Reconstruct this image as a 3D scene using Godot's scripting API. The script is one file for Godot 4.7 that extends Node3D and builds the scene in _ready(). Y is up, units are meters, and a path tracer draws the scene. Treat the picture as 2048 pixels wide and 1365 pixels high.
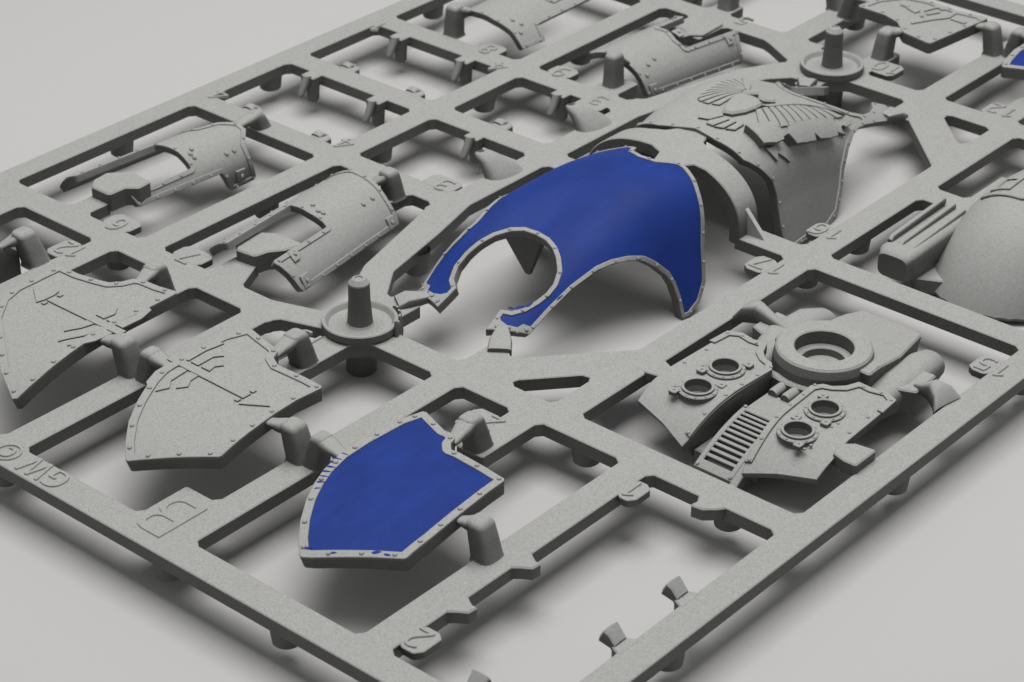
extends Node3D
# All shapes are laid out in millimetres on the sprue's own plan:
# x runs along the long runners, y (2D) across them, h is the height above the runners' top face.
const MM := 0.001
const LIFT := 9.0            # the top face of the runners stands this high above the table
const MID := Vector2(140.0, 100.0)

var M := {}
var taken := {}
var sprue: Node3D
var flat := func(x, y): return Vector3(x, 0.0, y)

# ------------------------------------------------------------------ mesh helpers
class MB:
	var v := PackedVector3Array()
	var n := PackedVector3Array()
	var primed := true
	func tri(a: Vector3, b: Vector3, c: Vector3, na: Vector3, nb: Vector3, nc: Vector3) -> void:
		var cr := (b - a).cross(c - a)
		if cr.length_squared() < 1e-14:
			return
		if cr.dot(na + nb + nc) > 0.0:
			v.append_array([a, c, b])
			n.append_array([na, nc, nb])
		else:
			v.append_array([a, b, c])
			n.append_array([na, nb, nc])
	func quad(a: Vector3, b: Vector3, c: Vector3, d: Vector3, na: Vector3, nb: Vector3, nc: Vector3, nd: Vector3) -> void:
		tri(a, b, c, na, nb, nc)
		tri(a, c, d, na, nc, nd)
	func face(a: Vector3, b: Vector3, c: Vector3, d: Vector3, away: Vector3) -> void:
		var nn := (b - a).cross(c - a)
		if nn.length_squared() < 1e-12:
			nn = (c - a).cross(d - a)
		nn = nn.normalized()
		if nn.dot((a + b + c + d) * 0.25 - away) < 0.0:
			nn = -nn
		quad(a, b, c, d, nn, nn, nn, nn)
	func mesh(about := Vector3.ZERO) -> ArrayMesh:
		var arr := []
		arr.resize(Mesh.ARRAY_MAX)
		var w := PackedVector3Array()
		w.resize(v.size())
		for i in v.size():
			w[i] = (v[i] - about) * 0.001
		arr[Mesh.ARRAY_VERTEX] = w
		arr[Mesh.ARRAY_NORMAL] = n
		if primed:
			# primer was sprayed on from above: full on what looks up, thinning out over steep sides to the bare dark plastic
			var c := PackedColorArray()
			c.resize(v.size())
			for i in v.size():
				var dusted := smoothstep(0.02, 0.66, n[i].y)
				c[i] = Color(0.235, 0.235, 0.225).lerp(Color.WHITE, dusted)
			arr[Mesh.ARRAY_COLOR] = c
		var m := ArrayMesh.new()
		m.add_surface_from_arrays(Mesh.PRIMITIVE_TRIANGLES, arr)
		return m

const ORIGIN := Vector3(140.0, -9.0, 100.0)

func numbered(called: String, parent: Node) -> String:
	var key := str(parent.get_instance_id()) + called
	var k: int = taken.get(key, 0)
	taken[key] = k + 1
	return called if k == 0 else "%s_%03d" % [called, k]

func part(parent: Node, called: String, mb: MB, mat: Material, label := "") -> MeshInstance3D:
	var o := MeshInstance3D.new()
	o.name = numbered(called, parent)
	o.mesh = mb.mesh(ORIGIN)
	o.material_override = mat
	if label:
		o.set_meta("label", label)
	parent.add_child(o, true)
	return o

func placed(parent: Node, called: String, mesh: Mesh, mat: Material, at: Vector3, basis := Basis.IDENTITY) -> MeshInstance3D:
	var o := MeshInstance3D.new()
	o.name = numbered(called, parent)
	o.mesh = mesh
	o.material_override = mat
	o.transform = Transform3D(basis, (at - ORIGIN) * MM)
	parent.add_child(o, true)
	return o

func poly(a: Array) -> PackedVector2Array:
	var p := PackedVector2Array()
	for i in range(0, a.size(), 2):
		p.append(Vector2(a[i], a[i + 1]))
	return p

func rect(x0: float, y0: float, x1: float, y1: float) -> PackedVector2Array:
	return PackedVector2Array([Vector2(x0, y0), Vector2(x1, y0), Vector2(x1, y1), Vector2(x0, y1)])

func disc(c: Vector2, r: float, k := 28) -> PackedVector2Array:
	var p := PackedVector2Array()
	for i in k:
		p.append(c + Vector2.from_angle(TAU * i / k) * r)
	return p

func area(p: PackedVector2Array) -> float:
	var s := 0.0
	for i in p.size():
		s += p[i].cross(p[(i + 1) % p.size()])
	return s * 0.5

func turned(p: PackedVector2Array, ccw: bool) -> PackedVector2Array:
	if (area(p) > 0.0) == ccw:
		return p
	var q := p.duplicate()
	q.reverse()
	return q

func fine(p: PackedVector2Array, step: float) -> PackedVector2Array:
	var q := PackedVector2Array()
	for i in p.size():
		var a := p[i]
		var b := p[(i + 1) % p.size()]
		var l := a.distance_to(b)
		if l < 1e-4:
			continue
		var k := maxi(1, int(ceil(l / step)))
		for j in k:
			q.append(a.lerp(b, float(j) / k))
	return q

func soft(p: PackedVector2Array, rounds := 2) -> PackedVector2Array:   # Chaikin corner cutting
	for r in rounds:
		var q := PackedVector2Array()
		for i in p.size():
			var a := p[i]
			var b := p[(i + 1) % p.size()]
			q.append(a.lerp(b, 0.25))
			q.append(a.lerp(b, 0.75))
		p = q
	return p

func blunt(p: PackedVector2Array, r: float) -> PackedVector2Array:      # rounds the corners by r
	var q := p
	var s := biggest(Geometry2D.offset_polygon(q, -r, Geometry2D.JOIN_ROUND))
	if s.size() > 2:
		q = biggest(Geometry2D.offset_polygon(s, r, Geometry2D.JOIN_ROUND))
	var t := biggest(Geometry2D.offset_polygon(q, r * 0.6, Geometry2D.JOIN_ROUND))
	return biggest(Geometry2D.offset_polygon(t, -r * 0.6, Geometry2D.JOIN_ROUND))

func biggest(a: Array) -> PackedVector2Array:
	var best := PackedVector2Array()
	for p in a:
		if best.size() == 0 or absf(area(p)) > absf(area(best)):
			best = p
	return best

func shrunk(p: PackedVector2Array, w: float) -> PackedVector2Array:
	return biggest(Geometry2D.offset_polygon(turned(p, true), -w, Geometry2D.JOIN_MITER))

func inset(p: PackedVector2Array, w: float) -> PackedVector2Array:      # keeps the number of corners
	var q := PackedVector2Array()
	var k := p.size()
	for i in k:
		var d0 := (p[i] - p[(i + k - 1) % k]).normalized()
		var d1 := (p[(i + 1) % k] - p[i]).normalized()
		var n0 := Vector2(-d0.y, d0.x)
		var n1 := Vector2(-d1.y, d1.x)
		var m := (n0 + n1) / maxf(0.35, 1.0 + n0.dot(n1))
		q.append(p[i] + m * w)
	return q

func up_of(f, p: Vector2) -> Vector3:
	var e := 0.08
	var a: Vector3 = f.call(p.x + e, p.y) - f.call(p.x - e, p.y)
	var b: Vector3 = f.call(p.x, p.y + e) - f.call(p.x, p.y - e)
	return b.cross(a).normalized()

func fill(mb: MB, loops: Array, f, t: float, side: float, lo: Vector2, hi: Vector2, depth := 0) -> void:
	var todo: Array = Geometry2D.intersect_polygons(rect(lo.x, lo.y, hi.x, hi.y), loops[0])
	for i in range(1, loops.size()):
		var left := []
		for p in todo:
			left.append_array(Geometry2D.clip_polygons(p, loops[i]))
		todo = left
	var pos := 0.0
	for p in todo:
		pos = maxf(pos, absf(area(p)))
	if todo.size() > 1 and depth < 14:
		var sign_first := area(biggest(todo)) > 0.0
		for p in todo:
			if (area(p) > 0.0) != sign_first:
				var mid := (lo + hi) * 0.5
				if hi.x - lo.x > hi.y - lo.y:
					fill(mb, loops, f, t, side, lo, Vector2(mid.x, hi.y), depth + 1)
					fill(mb, loops, f, t, side, Vector2(mid.x, lo.y), hi, depth + 1)
				else:
					fill(mb, loops, f, t, side, lo, Vector2(hi.x, mid.y), depth + 1)
					fill(mb, loops, f, t, side, Vector2(lo.x, mid.y), hi, depth + 1)
				return
	for p in todo:
		if absf(area(p)) < 1e-5:
			continue
		var ix := Geometry2D.triangulate_polygon(p)
		var q := PackedVector3Array()
		var nn := PackedVector3Array()
		for c in p:
			var u := up_of(f, c)
			q.append(f.call(c.x, c.y) + u * t)
			nn.append(u * side)
		for i in range(0, ix.size(), 3):
			mb.tri(q[ix[i]], q[ix[i + 1]], q[ix[i + 2]], nn[ix[i]], nn[ix[i + 1]], nn[ix[i + 2]])

func fill_grid(mb: MB, loops: Array, f, t: float, side: float, step: float) -> void:
	var lo := Vector2(1e9, 1e9)
	var hi := -lo
	for c in loops[0]:
		lo = lo.min(c)
		hi = hi.max(c)
	if step < 100.0:      # one lattice for all sheets on a surface, so that thin layers follow each other
		lo = (lo / step).floor() * step
	var nx := maxi(1, int(ceil((hi.x - lo.x) / step)))
	var ny := maxi(1, int(ceil((hi.y - lo.y) / step)))
	for i in nx:
		for j in ny:
			fill(mb, loops, f, t, side, lo + Vector2(i, j) * step, lo + Vector2(i + 1, j + 1) * step)

# A sheet lying on the surface f, between the offsets t0 (under) and t1 (over), with chamfered upper edges.
func shell(mb: MB, outlines: Array, f, t0: float, t1: float, bevel := 0.12, step := 2.0, under := true) -> void:
	var loops := []
	var ins := []
	for i in outlines.size():
		var l := fine(turned(outlines[i], i == 0), minf(step, 3.0) if step < 100.0 else 1e9)
		loops.append(l)
		ins.append(inset(l, bevel))
	fill_grid(mb, ins, f, t1, 1.0, step)
	if under:
		fill_grid(mb, loops, f, t0, -1.0, step)
	for i in loops.size():
		var l: PackedVector2Array = loops[i]
		var s: PackedVector2Array = ins[i]
		var k := l.size()
		var dirs := PackedVector2Array()
		for j in k:
			dirs.append((l[(j + 1) % k] - l[j]).normalized())
		var ups := PackedVector3Array()
		var base := PackedVector3Array()
		var sbase := PackedVector3Array()
		for j in k:
			ups.append(up_of(f, l[j]))
			base.append(f.call(l[j].x, l[j].y))
			sbase.append(f.call(s[j].x, s[j].y))
		for j in k:
			var b := (j + 1) % k
			var da := dirs[j]
			var db := dirs[j]
			var p := dirs[(j + k - 1) % k]
			var q := dirs[b]
			if p.dot(dirs[j]) > 0.8:
				da = (p + dirs[j]).normalized()
			if q.dot(dirs[j]) > 0.8:
				db = (q + dirs[j]).normalized()
			var oa := (f.call(l[j].x + da.y * 0.05, l[j].y - da.x * 0.05) - base[j]).normalized() as Vector3
			var ob := (f.call(l[b].x + db.y * 0.05, l[b].y - db.x * 0.05) - base[b]).normalized() as Vector3
			var a1 := base[j] + ups[j] * (t1 - bevel)
			var b1 := base[b] + ups[b] * (t1 - bevel)
			mb.quad(a1, b1, base[b] + ups[b] * t0, base[j] + ups[j] * t0, oa, ob, ob, oa)
			if bevel > 0.0:
				var na := (oa + ups[j]).normalized()
				var nb := (ob + ups[b]).normalized()
				mb.quad(sbase[j] + ups[j] * t1, sbase[b] + ups[b] * t1, b1, a1, na, nb, nb, na)

func sheet(outlines: Array, f, t0: float, t1: float, bevel := 0.12, step := 2.0, under := true) -> MB:
	var mb := MB.new()
	shell(mb, outlines, f, t0, t1, bevel, step, under)
	return mb

# A turned shape: rows of (radius, height) round a vertical axis.
func lathe(mb: MB, c: Vector3, rows: Array, seg := 28) -> void:
	for i in rows.size() - 1:
		var a: Vector2 = rows[i]
		var b: Vector2 = rows[i + 1]
		var d := b - a
		var nr := Vector2(d.y, -d.x).normalized()      # profile runs from the bottom outside upwards
		for j in seg:
			var p := Vector2.from_angle(TAU * j / seg)
			var q := Vector2.from_angle(TAU * (j + 1) / seg)
			var n0 := Vector3(p.x * nr.x, nr.y, p.y * nr.x)
			var n1 := Vector3(q.x * nr.x, nr.y, q.y * nr.x)
			mb.quad(c + Vector3(p.x * a.x, a.y, p.y * a.x), c + Vector3(q.x * a.x, a.y, q.y * a.x), c + Vector3(q.x * b.x, b.y, q.y * b.x), c + Vector3(p.x * b.x, b.y, p.y * b.x), n0, n1, n1, n0)

# A body through rings of equal corner count, closed at both ends.
func loft(mb: MB, rings: Array, smooth := true) -> void:
	var k: int = rings[0].size()
	var mids := []
	for r in rings:
		var m := Vector3.ZERO
		for p in r:
			m += p
		mids.append(m / k)
	for i in rings.size() - 1:
		for j in k:
			var b := (j + 1) % k
			if smooth:
				var ns := []
				for w in [[i, j], [i, b], [i + 1, b], [i + 1, j]]:
					var r: Array = rings[w[0]]
					var t: Vector3 = r[(w[1] + 1) % k] - r[(w[1] + k - 1) % k]
					var i0: int = maxi(0, w[0] - 1)
					var i1: int = mini(rings.size() - 1, w[0] + 1)
					var s: Vector3 = rings[i1][w[1]] - rings[i0][w[1]]
					var nn := t.cross(s).normalized()
					if nn.dot(r[w[1]] - mids[w[0]] + (mids[w[0]] - (mids[0] + mids[-1]) * 0.5) * 0.3) < 0.0:
						nn = -nn
					ns.append(nn)
				mb.quad(rings[i][j], rings[i][b], rings[i + 1][b], rings[i + 1][j], ns[0], ns[1], ns[2], ns[3])
			else:
				mb.face(rings[i][j], rings[i][b], rings[i + 1][b], rings[i + 1][j], (mids[i] + mids[i + 1]) * 0.5)
	for e in [0, rings.size() - 1]:
		var away: Vector3 = (mids[e] - mids[1 if e == 0 else e - 1]).normalized()
		for j in k:
			mb.tri(mids[e], rings[e][j], rings[e][(j + 1) % k], away, away, away)

func block(mb: MB, corners: PackedVector2Array, h0: float, h1: float, bevel := 0.15) -> void:
	shell(mb, [corners], func(x, y): return Vector3(x, 0.0, y), h0, h1, bevel, 1000.0)

func pchip(xs: Array, ys: Array, x: float) -> float:
	var k := xs.size()
	var i := 0
	while i < k - 2 and x > xs[i + 1]:
		i += 1
	var d := func(j: int) -> float: return (ys[j + 1] - ys[j]) / (xs[j + 1] - xs[j])
	var slope := func(j: int) -> float:
		if j == 0:
			return d.call(0)
		if j == k - 1:
			return d.call(k - 2)
		var a: float = d.call(j - 1)
		var b: float = d.call(j)
		return 0.0 if a * b <= 0.0 else 2.0 * a * b / (a + b)
	var h: float = xs[i + 1] - xs[i]
	var t: float = (x - xs[i]) / h
	var m0: float = slope.call(i)
	var m1: float = slope.call(i + 1)
	return (1 + 2 * t) * (1 - t) * (1 - t) * ys[i] + t * (1 - t) * (1 - t) * h * m0 + t * t * (3 - 2 * t) * ys[i + 1] + t * t * (t - 1) * h * m1

# ------------------------------------------------------------------ small repeated pieces
var rivet_mesh: Mesh
func make_rivet_mesh() -> void:
	var mb := MB.new()
	lathe(mb, Vector3.ZERO, [Vector2(0.42, -0.1), Vector2(0.42, 0.12), Vector2(0.34, 0.26), Vector2(0.18, 0.34), Vector2(0.0, 0.36)], 10)
	rivet_mesh = mb.mesh()

func rivet(parent: Node, f, p: Vector2, t: float, size := 1.0) -> void:
	var u := up_of(f, p)
	var a := u.cross(Vector3(0.3, 0.1, 1.0)).normalized()
	placed(parent, "rivet", rivet_mesh, M.primer, f.call(p.x, p.y) + u * t, Basis(a, u, a.cross(u)) * Basis.from_scale(Vector3(size, size, size)))

func rivets_along(parent: Node, f, loop: PackedVector2Array, gap: float, t: float, size := 1.0, keep = null) -> void:
	var run := gap * 0.5
	for i in loop.size():
		var a := loop[i]
		var b := loop[(i + 1) % loop.size()]
		var l := a.distance_to(b)
		while run < l:
			var p := a.lerp(b, run / l)
			if keep == null or keep.call(p):
				rivet(parent, f, p, t, size)
			run += gap
		run -= l

func text(parent: Node, called: String, said: String, at: Vector2, cap: float, h := 0.0, thin := 0.3, angle := 0.0) -> void:
	var t := TextMesh.new()
	t.text = said
	t.font = M.font
	t.font_size = 64
	t.pixel_size = cap * MM / (64.0 * 0.714)
	t.depth = thin * MM * 2.0
	t.curve_step = 1.5
	var o := MeshInstance3D.new()
	o.name = numbered(called, parent)
	o.mesh = t
	o.material_override = M.primer
	o.transform = Transform3D(Basis(Vector3.UP, angle) * Basis(Vector3(0, 0, -1), Vector3(-1, 0, 0), Vector3(0, 1, 0)), (Vector3(at.x, h, at.y) - ORIGIN) * MM)
	parent.add_child(o, true)

func ring_of(c: Vector3, a: Vector3, b: Vector3, power := 3.2, k := 20) -> Array:   # a rounded rectangle with half axes a and b
	var r := []
	for i in k:
		var t := TAU * i / k
		var x := cos(t)
		var y := sin(t)
		r.append(c + a * signf(x) * pow(absf(x), 2.0 / power) + b * signf(y) * pow(absf(y), 2.0 / power))
	return r

# A gate post: rises from a runner with a domed head and reaches over to its piece with a thin nib.
func post(foot: Vector2, head: Vector2, hh: float, tip: Vector3, wx := 2.3, wy := 2.0) -> void:
	var mb := MB.new()
	var rings := []
	for s in [[-0.4, 1.14], [0.3, 1.02], [hh * 0.45, 0.97], [hh - 1.2, 0.9], [hh - 0.55, 0.8], [hh - 0.18, 0.62], [hh, 0.3]]:
		var t: float = clampf(s[0] / hh, 0.0, 1.0)
		var c := foot.lerp(head, t)
		rings.append(ring_of(Vector3(c.x, s[0], c.y), Vector3(wx * s[1], 0, 0), Vector3(0, 0, wy * s[1]), 3.6, 24))
	loft(mb, rings)
	var o := part(sprue, "gate_post", mb, M.primer)
	var nb := MB.new()
	var from := Vector3(head.x, hh - 1.3, head.y)
	var d := tip - from
	d.y = 0.0
	var w := d.normalized().cross(Vector3.UP)
	var r2 := []
	for s in [[0.0, 1.7, 1.2], [0.45, 1.6, 1.0], [0.8, 1.25, 0.7], [1.0, 1.15, 0.6], [1.15, 0.9, 0.5]]:
		r2.append(ring_of(from.lerp(tip, s[0]) , w * s[1], Vector3.UP * s[2], 3.0, 12))
	loft(nb, r2)
	part(o, "gate_nib", nb, M.primer)

func tab(outline: PackedVector2Array, said: String, at: Vector2, cap := 3.7, h := 0.0) -> void:
	var o := part(sprue, "number_tab", sheet([blunt(outline, 1.3)], flat, -1.3, 0.05 + h, 0.12, 1000.0), M.primer)
	if said:
		text(o, "raised_number", said, at, cap, 0.05 + h)

# ------------------------------------------------------------------ materials
func speckle(seed_: int, base: Color, spread: float, dots: float, dark: Color, side := 256, chunk := 1) -> ImageTexture:
	var rng := RandomNumberGenerator.new()
	rng.seed = seed_
	var im := Image.create(side, side, true, Image.FORMAT_RGB8)
	for x in side:
		for y in side:
			var k := 1.0 + spread * (rng.randf() + rng.randf() - 1.0)
			var c := Color(base.r * k, base.g * k, base.b * k)
			if rng.randf() < dots:
				c = c.lerp(dark, 0.25 + 0.6 * rng.randf())
			im.set_pixel(x, y, c)
	return ImageTexture.create_from_image(im)

func bumps(seed_: int, freq: float, side := 256) -> ImageTexture:
	var nz := FastNoiseLite.new()
	nz.seed = seed_
	nz.frequency = freq
	nz.fractal_octaves = 3
	var im := nz.get_seamless_image(side, side)
	im.convert(Image.FORMAT_RGBA8)
	im.bump_map_to_normal_map(3.0)
	return ImageTexture.create_from_image(im)

func tri_mat(tex: Texture2D, span_mm: float, rough: float, nrm: Texture2D = null, nscale := 0.3) -> StandardMaterial3D:
	var m := StandardMaterial3D.new()
	m.albedo_texture = tex
	m.roughness = rough
	m.uv1_triplanar = true
	m.uv1_world_triplanar = true
	m.uv1_scale = Vector3.ONE * (1000.0 / span_mm)
	if nrm:
		m.normal_enabled = true
		m.normal_texture = nrm
		m.normal_scale = nscale
	return m

func make_materials() -> void:
	var g := Color(0.445, 0.448, 0.44).linear_to_srgb()
	M.primer = tri_mat(speckle(11, g, 0.09, 0.03, Color(0.52, 0.51, 0.50)), 40.0, 0.66, bumps(5, 0.12), 0.12)
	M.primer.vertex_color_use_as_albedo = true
	# brushed acrylic: fine streaks along the brush's way
	var rng := RandomNumberGenerator.new()
	rng.seed = 77
	var nz := FastNoiseLite.new()
	nz.seed = 3
	nz.frequency = 0.02
	var im := Image.create(256, 256, true, Image.FORMAT_RGB8)
	var b := Color(0.018, 0.050, 0.285).linear_to_srgb()
	for x in 256:
		for y in 256:
			var k := 1.0 + 0.05 * nz.get_noise_2d(x * 0.35, y * 3.0) + 0.06 * (rng.randf() - 0.5) + 0.10 * nz.get_noise_2d(x * 0.6 + 900.0, y * 0.6)
			im.set_pixel(x, y, Color(b.r * k, b.g * k, b.b * k))
	M.blue = tri_mat(ImageTexture.create_from_image(im), 40.0, 0.55, bumps(9, 0.03), 0.12)
	M.blue.metallic_specular = 0.28
	var t := StandardMaterial3D.new()
	t.albedo_color = Color(0.64, 0.636, 0.634).linear_to_srgb()
	t.roughness = 0.5
	t.metallic_specular = 0.3
	M.table = t
	var font := SystemFont.new()
	font.font_names = PackedStringArray(["Droid Sans"])
	M.font = font

# ------------------------------------------------------------------ the runner frame
func runner_frame() -> void:
	var outer := rect(0, 0, 281, 197.3)
	var bars := [
		rect(-1, -1, 282, 5.4), rect(-1, 191.7, 282, 198), rect(-1, -1, 5.7, 198), rect(275.2, -1, 282, 198),
		rect(61.8, 5, 67.8, 84), poly([62.2, 80, 67.9, 79, 71.5, 90, 74, 96, 69, 100, 66.3, 92.5]), disc(Vector2(71.1, 97.9), 6.4), rect(68.1, 98, 74.1, 192),
		rect(61.8, 42.8, 276, 48.6),
		rect(5, 8.7, 62, 14.4), rect(5, 36.2, 62, 42.0), rect(44, 58.8, 62, 63.8), rect(5, 77.6, 63, 83.5), rect(47, 95.0, 69, 100.8),
		rect(5, 118.8, 74, 124.4), rect(5, 160.4, 70, 166.2), rect(53.5, 136.6, 69, 142.6),
		rect(67, 21.8, 74, 27.0), poly([67, 61.8, 75, 61.6, 76, 66.6, 70, 69.6, 67, 71]),
		rect(115.8, 5, 121.6, 78), rect(144.8, 5, 150.7, 78), rect(173.0, 5, 178.9, 78), rect(224.6, 5, 230.6, 90),
		rect(107.5, 58.0, 117, 68.6), rect(178, 64.4, 187, 70.8), rect(215, 56.8, 225, 66.3), rect(230, 57, 237, 63),
		rect(113, 75, 181, 81), poly([85, 84.2, 88.5, 82.3, 104, 78, 114, 75.2, 120, 81, 107.2, 84.4, 90.4, 88.1, 80.6, 95, 75, 92]),
		poly([174, 75, 193, 79.2, 207, 82.5, 216, 87, 224, 94, 215, 97, 207.5, 90.4, 188, 83.8, 174, 81]), rect(224.3, 78, 230.4, 90),
		poly([224.6, 78, 230.5, 80, 229.5, 89, 224, 97, 215, 95]), disc(Vector2(220.6, 98.4), 6.4), rect(218.1, 98, 224.0, 192),
		rect(74, 95.2, 84.2, 100.8), rect(209.5, 96.2, 219, 101.2), rect(210.2, 119.6, 219, 124.4),
		rect(68.1, 140.6, 224, 146.5), rect(223, 137.2, 276, 143), rect(218, 119.3, 276, 125.1), rect(224, 78.7, 276, 84.8),
		poly([73, 118, 76, 121, 98.5, 141, 87.5, 141, 73, 128.4]), rect(73, 119.4, 82, 124.4),
		poly([212.4, 123, 218.5, 119, 221, 126, 217.2, 129.2, 205.6, 141, 194.5, 141]),
		rect(143.4, 128.3, 149.3, 141), rect(143.4, 80, 149.3, 92.2), rect(180.9, 146, 186.8, 160), rect(186, 153.9, 200, 158.4), rect(143.2, 146, 148.9, 192),
		rect(224, 100.4, 238, 105.4), rect(5, 111.8, 15.9, 119.2),
	]
	var holes := [outer]
	for b in bars:
		var next := []
		for h in holes:
			next.append_array(Geometry2D.clip_polygons(h, b))
		holes = next
	var loops := [outer]
	for h in holes:
		if absf(area(h)) < 12.0:
			continue
		for s in Geometry2D.offset_polygon(turned(h, true), -1.2, Geometry2D.JOIN_ROUND):
			for q in Geometry2D.offset_polygon(s, 1.2, Geometry2D.JOIN_ROUND):
				if absf(area(q)) > 8.0:
					loops.append(q)
	var mb := MB.new()
	shell(mb, loops, flat, -2.5, 0.0, 0.16, 7.0)
	var o := part(sprue, "runner_frame", mb, M.primer)
	text(o, "raised_letter", "B", Vector2(8.4, 116.2), 10.4, 0.0, 0.25)
	text(o, "raised_lettering", "GW ©", Vector2(3.2, 88.3), 3.0, 0.0, 0.3)
	for s in [["1", 138.2, 142.2, 3.7], ["1", 156.9, 142.6, 3.7], ["1", 133.9, 193.2, 3.7], ["1", 56.2, 37.6, 3.4], ["1", 62.4, 167.6, 3.6]]:
		if s[2] != 167.6:
			text(o, "raised_number", s[0], Vector2(s[1], s[2]), s[3])
	for s in [["4", 122.7, 6.6], ["4", 123.3, 43.5], ["1", 172.2, 7.0], ["4", 173.4, 42.2], ["5", 229.9, 68.0], ["19", 61.7, 93.6], ["3", 174.3, 69.8]]:
		text(o, "raised_number", s[0], Vector2(s[1], s[2]), 3.2)

func pegs_and_discs() -> void:
	var mb := MB.new()
	lathe(mb, Vector3.ZERO, [Vector2(0, -5.9), Vector2(2.0, -5.9), Vector2(2.35, -5.6), Vector2(2.75, -2.3), Vector2(2.75, -1.0)], 24)
	var peg := mb.mesh()
	for p in [[2.85, 81.3], [2.85, 121.6], [2.85, 147.7], [2.85, 36.0], [98, 194.5], [36.3, 194.5], [139.5, 194.5], [185, 194.5], [97.8, 2.7], [141.5, 2.7], [195.2, 2.7], [54, 2.7], [64.8, 39.3], [98.2, 45.7], [131.5, 45.7], [164.5, 45.7], [197.8, 45.7], [240, 45.7], [71, 150.7], [163.8, 143.5], [146, 143.6], [100.8, 84.3], [165, 78], [255.5, 81.7], [212, 3], [71.5, 180]]:
		placed(sprue, "support_peg", peg, M.primer, Vector3(p[0], 0, p[1]))
	var ps := MB.new()
	lathe(ps, Vector3.ZERO, [Vector2(0, -9.0), Vector2(2.5, -9.0), Vector2(2.75, -8.7), Vector2(3.0, -2.3), Vector2(3.0, -1.0)], 28)
	var long_peg := ps.mesh()
	var dm := MB.new()
	lathe(dm, Vector3.ZERO, [Vector2(5.6, -0.3), Vector2(6.6, 0.0), Vector2(7.0, 0.5), Vector2(7.0, 1.75), Vector2(6.85, 1.95), Vector2(6.4, 1.95), Vector2(6.2, 1.75), Vector2(5.7, 0.95), Vector2(2.6, 0.85), Vector2(0, 0.85)], 56)
	var dish := dm.mesh()
	var pm := MB.new()
	lathe(pm, Vector3.ZERO, [Vector2(2.65, 0.8), Vector2(2.35, 1.25), Vector2(2.2, 3.0), Vector2(2.0, 6.0), Vector2(1.95, 9.1), Vector2(1.88, 9.35), Vector2(1.2, 10.15), Vector2(0.75, 10.3), Vector2(0.6, 10.0), Vector2(0, 9.9)], 32)
	var pin := pm.mesh()
	for c in [Vector2(71.1, 97.9), Vector2(220.6, 98.6)]:
		var at := Vector3(c.x, 0, c.y)
		var d := placed(sprue, "sprue_disc", dish, M.primer, at)
		var q := MeshInstance3D.new()
		q.name = "centre_pin"
		q.mesh = pin
		q.material_override = M.primer
		d.add_child(q, true)
		placed(sprue, "long_peg", long_peg, M.primer, at)
	# a torn, toothed burr of flash on the near disc's rim
	var rng := RandomNumberGenerator.new()
	rng.seed = 4
	var c0 := Vector3(71.1, 0, 97.9)
	var fb := MB.new()
	for i in 7:
		var a := 1.28 - 0.165 * i
		var e := Vector3(cos(a), 0, sin(a))
		var w := Vector3(-sin(a), 0, cos(a))
		var hh := 2.1 + rng.randf() * 1.1
		var r := [ring_of(c0 + e * 7.35 + Vector3(0, -1.2, 0), w * 0.62, e * 0.45, 3.0, 8), ring_of(c0 + e * 7.3 + Vector3(0, 1.6, 0), w * 0.56, e * 0.38, 3.0, 8), ring_of(c0 + e * 7.2 + Vector3(0, hh, 0), w * 0.3, e * 0.2, 3.0, 8)]
		loft(fb, r)
	part(sprue, "moulding_burr", fb, M.primer)

func tabs() -> void:
	tab(rect(134.9, 136.2, 140.9, 141.2), "7", Vector2(138.2, 138.6))
	tab(rect(153.9, 137.2, 159.6, 141.2), "6", Vector2(156.6, 139.2))
	tab(rect(131.0, 187.7, 136.6, 192.2), "5", Vector2(133.9, 189.9))
	tab(rect(59.3, 165.6, 65.2, 169.4), "1", Vector2(62.4, 167.3), 3.5)
	tab(rect(7.7, 165.6, 13.9, 170.2), "2", Vector2(10.8, 167.4), 3.7)
	tab(rect(52.4, 32.3, 58.9, 36.9), "2", Vector2(55.8, 34.8), 3.5)
	tab(rect(67.2, 31.4, 72.3, 38.9), "6", Vector2(68.6, 35.3), 4.2)
	tab(rect(67.2, 51.4, 72.3, 59.0), "7", Vector2(68.6, 55.4), 4.2)
	tab(rect(177.5, 31.6, 182.6, 37.6), "8", Vector2(179.0, 34.4), 3.8)
	tab(rect(178.3, 51.4, 183.6, 57.6), "9", Vector2(180.2, 54.4), 3.8)
	tab(rect(120.8, 66.8, 126.0, 74.6), "3", Vector2(122.8, 71.6), 4.0)
	tab(rect(169.5, 66.4, 174.0, 73.2), "", Vector2.ZERO)
	tab(rect(58.0, 131.6, 65.0, 137.6), "0", Vector2(60.4, 133.9), 3.6)
	text(sprue.get_node("number_tab_012"), "raised_number", "2", Vector2(62.2, 136.9), 3.6, 0.05)
	tab(rect(226.0, 104.6, 232.6, 110.4), "10", Vector2(229.2, 107.4), 3.2)
	tab(rect(223.6, 134.2, 230.0, 139.0), "12", Vector2(226.9, 138.0), 3.2)

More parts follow.
